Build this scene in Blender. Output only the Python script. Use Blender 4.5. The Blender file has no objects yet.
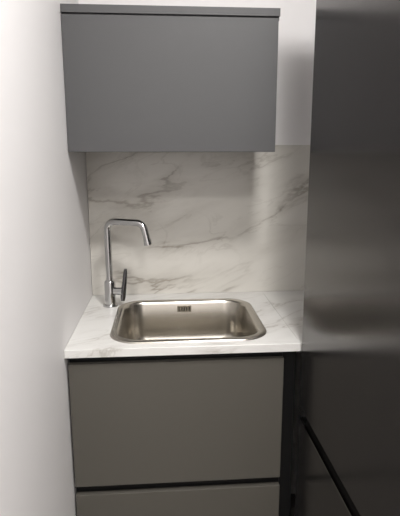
import bpy, bmesh
from math import *
from mathutils import Vector, Matrix
S=bpy.context.scene
S.view_settings.view_transform='Standard'
def lin(c):
    return tuple(((v/255)/12.92 if v/255<.04045 else ((v/255+.055)/1.055)**2.4) for v in c)+(1,)
# ---------- materials
def mat(name,col,rough=.5,metal=0,spec=.5,noise=0,nscale=40,bump=0,bscale=200,stretch=(1,1,1),coat=0):
    m=bpy.data.materials.new(name);m.use_nodes=True
    nt=m.node_tree;b=nt.nodes['Principled BSDF']
    b.inputs['Base Color'].default_value=lin(col);b.inputs['Roughness'].default_value=rough
    b.inputs['Metallic'].default_value=metal;b.inputs['Specular IOR Level'].default_value=spec
    b.inputs['Coat Weight'].default_value=coat
    tc=nt.nodes.new('ShaderNodeTexCoord');mp=nt.nodes.new('ShaderNodeMapping')
    mp.inputs['Scale'].default_value=stretch
    nt.links.new(tc.outputs['Object'],mp.inputs[0])
    n=nt.nodes.new('ShaderNodeTexNoise');n.inputs['Scale'].default_value=nscale;n.inputs['Detail'].default_value=4
    nt.links.new(mp.outputs[0],n.inputs['Vector'])
    r=nt.nodes.new('ShaderNodeMapRange');r.inputs['To Min'].default_value=max(0,rough-noise);r.inputs['To Max'].default_value=rough+noise
    nt.links.new(n.outputs['Fac'],r.inputs['Value']);nt.links.new(r.outputs[0],b.inputs['Roughness'])
    if bump:
        n2=nt.nodes.new('ShaderNodeTexNoise');n2.inputs['Scale'].default_value=bscale;n2.inputs['Detail'].default_value=3
        nt.links.new(mp.outputs[0],n2.inputs['Vector'])
        bp=nt.nodes.new('ShaderNodeBump');bp.inputs['Strength'].default_value=bump;bp.inputs['Distance'].default_value=.002
        nt.links.new(n2.outputs['Fac'],bp.inputs['Height']);nt.links.new(bp.outputs[0],b.inputs['Normal'])
    return m
def marble(name,base,vein,rough,rot,scale=1.0,offs=(0,0,0),amt=.75):
    m=bpy.data.materials.new(name);m.use_nodes=True
    nt=m.node_tree;b=nt.nodes['Principled BSDF'];N=nt.nodes.new;L=nt.links.new
    tc=N('ShaderNodeTexCoord');m1=N('ShaderNodeMapping');m1.inputs['Rotation'].default_value=rot;m1.inputs['Location'].default_value=offs
    L(tc.outputs['Object'],m1.inputs[0])
    m2=N('ShaderNodeMapping');m2.inputs['Scale'].default_value=(.32*scale,1*scale,1*scale);L(m1.outputs[0],m2.inputs[0])
    def ridge(sc,det,dist,w):
        n=N('ShaderNodeTexNoise');n.inputs['Scale'].default_value=sc;n.inputs['Detail'].default_value=det
        n.inputs['Roughness'].default_value=.55;n.inputs['Distortion'].default_value=dist
        L(m2.outputs[0],n.inputs['Vector'])
        s=N('ShaderNodeMath');s.operation='SUBTRACT';s.inputs[1].default_value=.5;L(n.outputs['Fac'],s.inputs[0])
        a=N('ShaderNodeMath');a.operation='ABSOLUTE';L(s.outputs[0],a.inputs[0])
        r=N('ShaderNodeMapRange');r.interpolation_type='SMOOTHSTEP';r.inputs['From Max'].default_value=w
        r.inputs['To Min'].default_value=1;r.inputs['To Max'].default_value=0;L(a.outputs[0],r.inputs['Value'])
        return r.outputs[0]
    def cloud(sc,lo,hi):
        n=N('ShaderNodeTexNoise');n.inputs['Scale'].default_value=sc;n.inputs['Detail'].default_value=5
        L(m2.outputs[0],n.inputs['Vector'])
        r=N('ShaderNodeMapRange');r.interpolation_type='SMOOTHSTEP';r.inputs['From Min'].default_value=lo;r.inputs['From Max'].default_value=hi
        L(n.outputs['Fac'],r.inputs['Value']);return r.outputs[0]
    def mul(a,bb):
        x=N('ShaderNodeMath');x.operation='MULTIPLY';L(a,x.inputs[0])
        if isinstance(bb,float): x.inputs[1].default_value=bb
        else: L(bb,x.inputs[1])
        return x.outputs[0]
    def add(a,bb):
        x=N('ShaderNodeMath');x.operation='ADD';x.use_clamp=True;L(a,x.inputs[0]);L(bb,x.inputs[1]);return x.outputs[0]
    v1=mul(mul(ridge(4.2,7,.6,.018),cloud(5.5,.45,.62)),.6)
    v2=mul(mul(ridge(8,6,.8,.02),cloud(4,.45,.65)),.3)
    soft=mul(cloud(6,.5,.8),.45)
    broad=mul(mul(ridge(4.2,7,.6,.09),cloud(5.5,.42,.7)),.4)
    f=add(add(v1,v2),add(soft,broad))
    f=mul(f,amt)
    mx=N('ShaderNodeMix');mx.data_type='RGBA';mx.inputs['A'].default_value=lin(base);mx.inputs['B'].default_value=lin(vein)
    L(f,mx.inputs['Factor']);L(mx.outputs['Result'],b.inputs['Base Color'])
    b.inputs['Roughness'].default_value=rough
    return m
M_wall=mat('painted_wall',(232,230,230),.6,bump=.08,bscale=120)
M_ceil=mat('ceiling_paint',(240,240,238),.8)
M_floor=mat('floor_tile_grey',(150,145,138),.35,noise=.08,bump=.05)
M_up=mat('matt_grey_laminate',(80,80,81),.5,noise=.03,spec=.3)
M_low=mat('matt_taupe_laminate',(87,84,78),.5,noise=.03,spec=.3)
M_carc=mat('grey_carcass',(76,76,76),.5)
M_black=mat('black_profile',(14,14,15),.4,spec=.3)
M_steel=mat('brushed_steel',(186,181,172),.26,metal=1,noise=.03,nscale=12)
M_chrome=mat('chrome',(195,195,195),.12,metal=1)
M_dark=mat('dark_handle',(105,105,107),.2,metal=1)
M_fr=mat('dark_metal_fridge',(84,82,81),.195,metal=.78,noise=.01,nscale=6)
M_frb=mat('fridge_body',(50,50,51),.4,metal=.3)
M_marb=marble('marble_slab',(214,211,204),(148,141,131),.22,(0,radians(20),0),1.0,(.85,0,.42),.85)
M_marbc=marble('marble_counter',(224,223,220),(174,169,162),.3,(0,0,radians(-30)),1.6,(.5,.35,0),.8)
# ---------- helpers
def link(o,parent=None):
    S.collection.objects.link(o)
    if parent: o.parent=parent
    return o
def empty(n):
    e=bpy.data.objects.new(n,None);e.empty_display_size=.05;return link(e)
def fin(bm,name,m,parent=None,smooth=False,bev=0):
    bmesh.ops.recalc_face_normals(bm,faces=bm.faces)
    me=bpy.data.meshes.new(name);bm.to_mesh(me);bm.free();me.materials.append(m)
    o=link(bpy.data.objects.new(name,me),parent)
    if smooth:
        for p in me.polygons:p.use_smooth=True
    if bev:
        b=o.modifiers.new('b','BEVEL');b.width=bev;b.segments=3;b.limit_method='ANGLE'
    return o
def box(name,x0,x1,y0,y1,z0,z1,m,parent=None,bev=0):
    bm=bmesh.new();bmesh.ops.create_cube(bm,size=1)
    for v in bm.verts:
        v.co=Vector(((x0+x1)/2+v.co.x*(x1-x0),(y0+y1)/2+v.co.y*(y1-y0),(z0+z1)/2+v.co.z*(z1-z0)))
    return fin(bm,name,m,parent,bev=bev)
def loft(name,rings,m,parent=None,cap0=True,cap1=True,sharp=38):
    bm=bmesh.new();R=[[bm.verts.new(p) for p in r] for r in rings]
    n=len(R[0])
    for a,b in zip(R,R[1:]):
        for i in range(n): bm.faces.new((a[i],a[(i+1)%n],b[(i+1)%n],b[i]))
    if cap0:bm.faces.new(R[0])
    if cap1:bm.faces.new(R[-1])
    o=fin(bm,name,m,parent,smooth=True)
    try:
        o.data.set_sharp_from_angle(angle=radians(sharp))
    except Exception: pass
    return o
def circ(c,r,z=None,n=32,axis='z'):
    return [(c[0]+r*cos(2*pi*i/n),c[1]+r*sin(2*pi*i/n),c[2]) for i in range(n)]
def tube(name,pts,r,m,parent,n=20):
    P=[Vector(p) for p in pts];T=[]
    for i in range(len(P)):
        a=P[max(0,i-1)];b=P[min(len(P)-1,i+1)];T.append((b-a).normalized())
    u=T[0].orthogonal().normalized();rings=[]
    for i,p in enumerate(P):
        u=(u-T[i]*u.dot(T[i])).normalized();v=T[i].cross(u)
        rr=r[i] if isinstance(r,list) else r
        rings.append([tuple(p+u*rr*cos(2*pi*k/n)+v*rr*sin(2*pi*k/n)) for k in range(n)])
    return loft(name,rings,m,parent)
def arcpath(pts,rad,seg=10):
    P=[Vector(p) for p in pts];out=[P[0]]
    for i in range(1,len(P)-1):
        a=(P[i-1]-P[i]).normalized();b=(P[i+1]-P[i]).normalized()
        ang=a.angle(b);d=rad/tan(ang/2);c=P[i]+(a+b).normalized()*(rad/sin(ang/2))
        s=P[i]+a*d-c;e=P[i]+b*d-c;tot=s.angle(e)
        for k in range(seg+1):
            t=k/seg;out.append(c+(s*sin((1-t)*tot)+e*sin(t*tot))/sin(tot))
    out.append(P[-1]);return out
def rrect(cx,cy,hx,hy,r,z,n=14):
    out=[]
    for q,(sx,sy) in enumerate([(1,1),(-1,1),(-1,-1),(1,-1)]):
        for i in range(n+1):
            a=pi/2*q+pi/2*i/n
            out.append((cx+sx*(hx-r)+r*cos(a),cy+sy*(hy-r)+r*sin(a),z))
    return out
# ---------- room
XR=1.36;YF=-3.2;H=2.55
box('floor',-.1,XR+.1,YF-.1,.1,-.05,0,M_floor)
box('ceiling',-.1,XR+.1,YF-.1,.1,H,H+.05,M_ceil)
box('wall_left',-.1,0,YF,0,0,H,M_wall)
box('wall_back',-.1,XR+.1,0,.1,0,H,M_wall)
box('wall_right',XR,XR+.1,YF,0,0,H,M_wall)
box('wall_front',-.1,XR+.1,YF-.1,YF,0,H,M_wall)
box('backsplash_panel',.0015,XR-.002,-.0085,-.0005,.9005,1.4525,M_marb)
# ---------- counter
SX,SY,HX,HY=.343,-.310,.232,.208
ct=box('countertop',.001,.6485,-.55,-.001,.876,.9,M_marbc,bev=.0015)
box('countertop_return',.6487,XR-.001,-.545,-.001,.876,.9,M_marbc)
cut=loft('cut',[rrect(SX,SY,HX-.012,HY-.012,.07,.85),rrect(SX,SY,HX-.012,HY-.012,.07,.93)],M_black)
mod=ct.modifiers.new('bool','BOOLEAN');mod.object=cut;mod.operation='DIFFERENCE';mod.solver='EXACT'
bpy.context.view_layer.update()
dg=bpy.context.evaluated_depsgraph_get()
me=bpy.data.meshes.new_from_object(ct.evaluated_get(dg));ct.modifiers.clear();ct.data=me
bpy.data.objects.remove(cut)
bpy.data.objects['countertop_return'].parent=ct
# ---------- sink
sk=empty('kitchen_sink')
prof=[(.0,.9003,.085),(.0015,.9035,.085),(.005,.905,.083),(.018,.905,.075),(.021,.9035,.073),(.024,.900,.071),(.027,.893,.069),
      (.034,.80,.064),(.036,.785,.063),(.040,.770,.061),(.048,.758,.058),(.06,.752,.055),(.08,.750,.05)]
rings=[rrect(SX,SY,HX-i,HY-i,r,z) for i,z,r in prof]
n=14
def circ4(r,z):
    out=[]
    for q in range(4):
        for i in range(n+1):
            a=pi/2*q+pi/2*i/n*.999
            out.append((SX+r*cos(a),SY+r*sin(a),z))
    return out
rings+= [circ4(.055,.747),circ4(.045,.743),circ4(.04,.738)]
loft('basin',rings,M_steel,sk,cap0=False,sharp=60)
loft('drain_strainer',[circ((SX,SY,.7385),.034),circ((SX,SY,.742),.034),circ((SX,SY,.743),.02),circ((SX,SY,.741),.006)],M_chrome,sk)
ys=SY+HY-.0295
for i in range(5):
    box('overflow_slot_%d'%(i+1),SX-.021+i*.009,SX-.0175+i*.009,ys-.003,ys-.0005,.870,.884,M_black,sk)
box('overflow_plate',SX-.026,SX+.024,ys-.0012,ys+.001,.865,.889,M_steel,sk,bev=.0006)
# ---------- faucet
fc=empty('kitchen_faucet');fx,fy=.084,-.150
lo=lambda rz:[circ((fx,fy,z),r) for r,z in rz]
loft('base_flange',lo([(.026,.9003),(.026,.904),(.024,.907),(.02,.908)]),M_chrome,fc)
loft('body',lo([(.019,.907),(.019,.985),(.0175,.99),(.012,.994),(.012,1.0)]),M_chrome,fc)
tube('gooseneck_spout',arcpath([(fx,fy,.99),(fx-.002,fy,1.197),(.205,fy-.05,1.196),(.220,fy-.056,1.130)],.030),.0115,M_chrome,fc)
tube('aerator',[(.2178,fy-.0553,1.140),(.2208,fy-.0565,1.124)],.0132,M_chrome,fc)
tube('lever_hub',[(fx+.015,fy-.004,.955),(fx+.044,fy-.012,.955)],.0135,M_chrome,fc)
hx,hy=fx+.048,fy-.013
R=[]
for z,w,t,dx in [(.922,.008,.007,-.004),(.935,.011,.009,-.003),(.96,.011,.009,0),(.99,.010,.008,.004),(1.02,.008,.007,.007),(1.034,.006,.005,.008)]:
    R.append([(hx+dx+t*cos(2*pi*k/20),hy+w*sin(2*pi*k/20),z) for k in range(20)])
loft('lever_handle',R,M_dark,fc)
# ---------- base cabinet
bc=empty('base_cabinet')
x0,x1=.006,.607
box('side_left',x0,x0+.016,-.508,-.02,.10,.874,M_carc,bc)
box('side_right',x1-.016,x1,-.508,-.02,.10,.874,M_carc,bc)
box('bottom_panel',x0,x1,-.508,-.02,.10,.116,M_carc,bc)
box('back_panel',x0,x1,-.024,-.0205,.10,.874,M_carc,bc)
box('gola_profile_top',x0,x1,-.514,-.509,.80,.874,M_black,bc)
box('gola_profile_mid',x0,x1,-.514,-.509,.40,.50,M_black,bc)
box('drawer_front_upper',x0,x1,-.533,-.515,.472,.850,M_low,bc,bev=.0012)
box('drawer_front_lower',x0,x1,-.533,-.515,.105,.4445,M_low,bc,bev=.0012)
box('plinth',x0,.645,-.48,-.465,.0,.099,M_black,bc)
box('filler_strip',x1+.001,.648,-.512,-.50,.10,.874,M_black,bc)
# ---------- upper cabinet
uc=empty('wall_cabinet')
ux0,ux1,ud,uz0,uz1=.001,.609,-.3376,1.423,1.820
box('carcass',ux0,ux1,ud+.02,-.001,uz0+.004,uz1,M_carc,uc,bev=.001)
box('door_front',ux0,ux1,ud,ud+.018,uz0,uz1-.026,M_up,uc,bev=.0012)
bm=bmesh.new()
pf=[(ud,uz1-.021),(ud,uz1),(ud+.019,uz1),(ud+.019,uz1-.03),(ud+.012,uz1-.03),(ud+.012,uz1-.012),(ud+.004,uz1-.021)]
a=[bm.verts.new((ux0,y,z)) for y,z in pf];b=[bm.verts.new((ux1+.004,y,z)) for y,z in pf]
bm.faces.new(a);bm.faces.new(b)
for i in range(len(pf)): bm.faces.new((a[i],a[(i+1)%len(pf)],b[(i+1)%len(pf)],b[i]))
fin(bm,'top_handle_profile',M_up,uc)
# ---------- refrigerator
fr=empty('refrigerator')
fy0,fy1=-1.30,-.552
box('body',.70,1.33,fy0+.003,fy1-.003,.03,2.08,M_frb,fr,bev=.003)
box('door_upper',.65,.695,fy0,fy1,.713,2.08,M_fr,fr,bev=.003)
box('door_lower',.65,.695,fy0,fy1,.06,.680,M_fr,fr,bev=.003)
box('handle_recess',.675,.70,fy0+.002,fy1-.002,.675,.72,M_black,fr)
box('handle_trim',.6485,.655,fy0,fy1,.6795,.6835,M_chrome,fr)
for i,(x,y) in enumerate([(.72,fy0+.05),(.72,fy1-.05),(1.28,fy0+.05),(1.28,fy1-.05)]):
    loft('foot_%d'%(i+1),[circ((x,y,0),.02),circ((x,y,.031),.02)],M_black,fr)
# ---------- ceiling lamp, then an added fill lamp
M_em=bpy.data.materials.new('lamp_diffuser');M_em.use_nodes=True
b=M_em.node_tree.nodes['Principled BSDF'];b.inputs['Emission Color'].default_value=(1,.97,.93,1);b.inputs['Emission Strength'].default_value=6
for lx,ly,en in [(.62,-1.35,29),(.55,-2.55,20)]:  # second entry is an unseen lamp, added to fill the corridor with light
    cl=empty('ceiling_or_fill_lamp')
    loft('lamp_ring',[circ((lx,ly,H),.17),circ((lx,ly,H-.04),.17),circ((lx,ly,H-.04),.155)],M_chrome,cl)
    loft('diffuser',[circ((lx,ly,H-.03),.155),circ((lx,ly,H-.045),.15),circ((lx,ly,H-.055),.1),circ((lx,ly,H-.057),.03)],M_em,cl)
    ld=bpy.data.lights.new('lamp_light','AREA');ld.shape='DISK';ld.size=.3;ld.energy=en;ld.color=(1,.975,.95)
    lo_=link(bpy.data.objects.new('lamp_light',ld),cl);lo_.location=(lx,ly,H-.07)
w=bpy.data.worlds.new('w');S.world=w;w.use_nodes=True;w.node_tree.nodes['Background'].inputs[0].default_value=(.8,.82,.85,1);w.node_tree.nodes['Background'].inputs[1].default_value=.3
# ---------- camera
cd=bpy.data.cameras.new('camera');co=link(bpy.data.objects.new('camera',cd))
yaw,pit,rol=-.0740,.2004,-.0019
fw=Vector((-sin(yaw)*cos(pit),cos(yaw)*cos(pit),-sin(pit)));r=Vector((cos(yaw),sin(yaw),0));u=r.cross(fw)
r2=r*cos(rol)+u*sin(rol);u2=-r*sin(rol)+u*cos(rol)
co.matrix_world=Matrix(((r2.x,u2.x,-fw.x,.2747),(r2.y,u2.y,-fw.y,-1.8049),(r2.z,u2.z,-fw.z,1.4024),(0,0,0,1)))
cd.sensor_fit='VERTICAL';cd.sensor_height=24;cd.lens=486.9/516*24;cd.clip_start=.02
S.camera=co
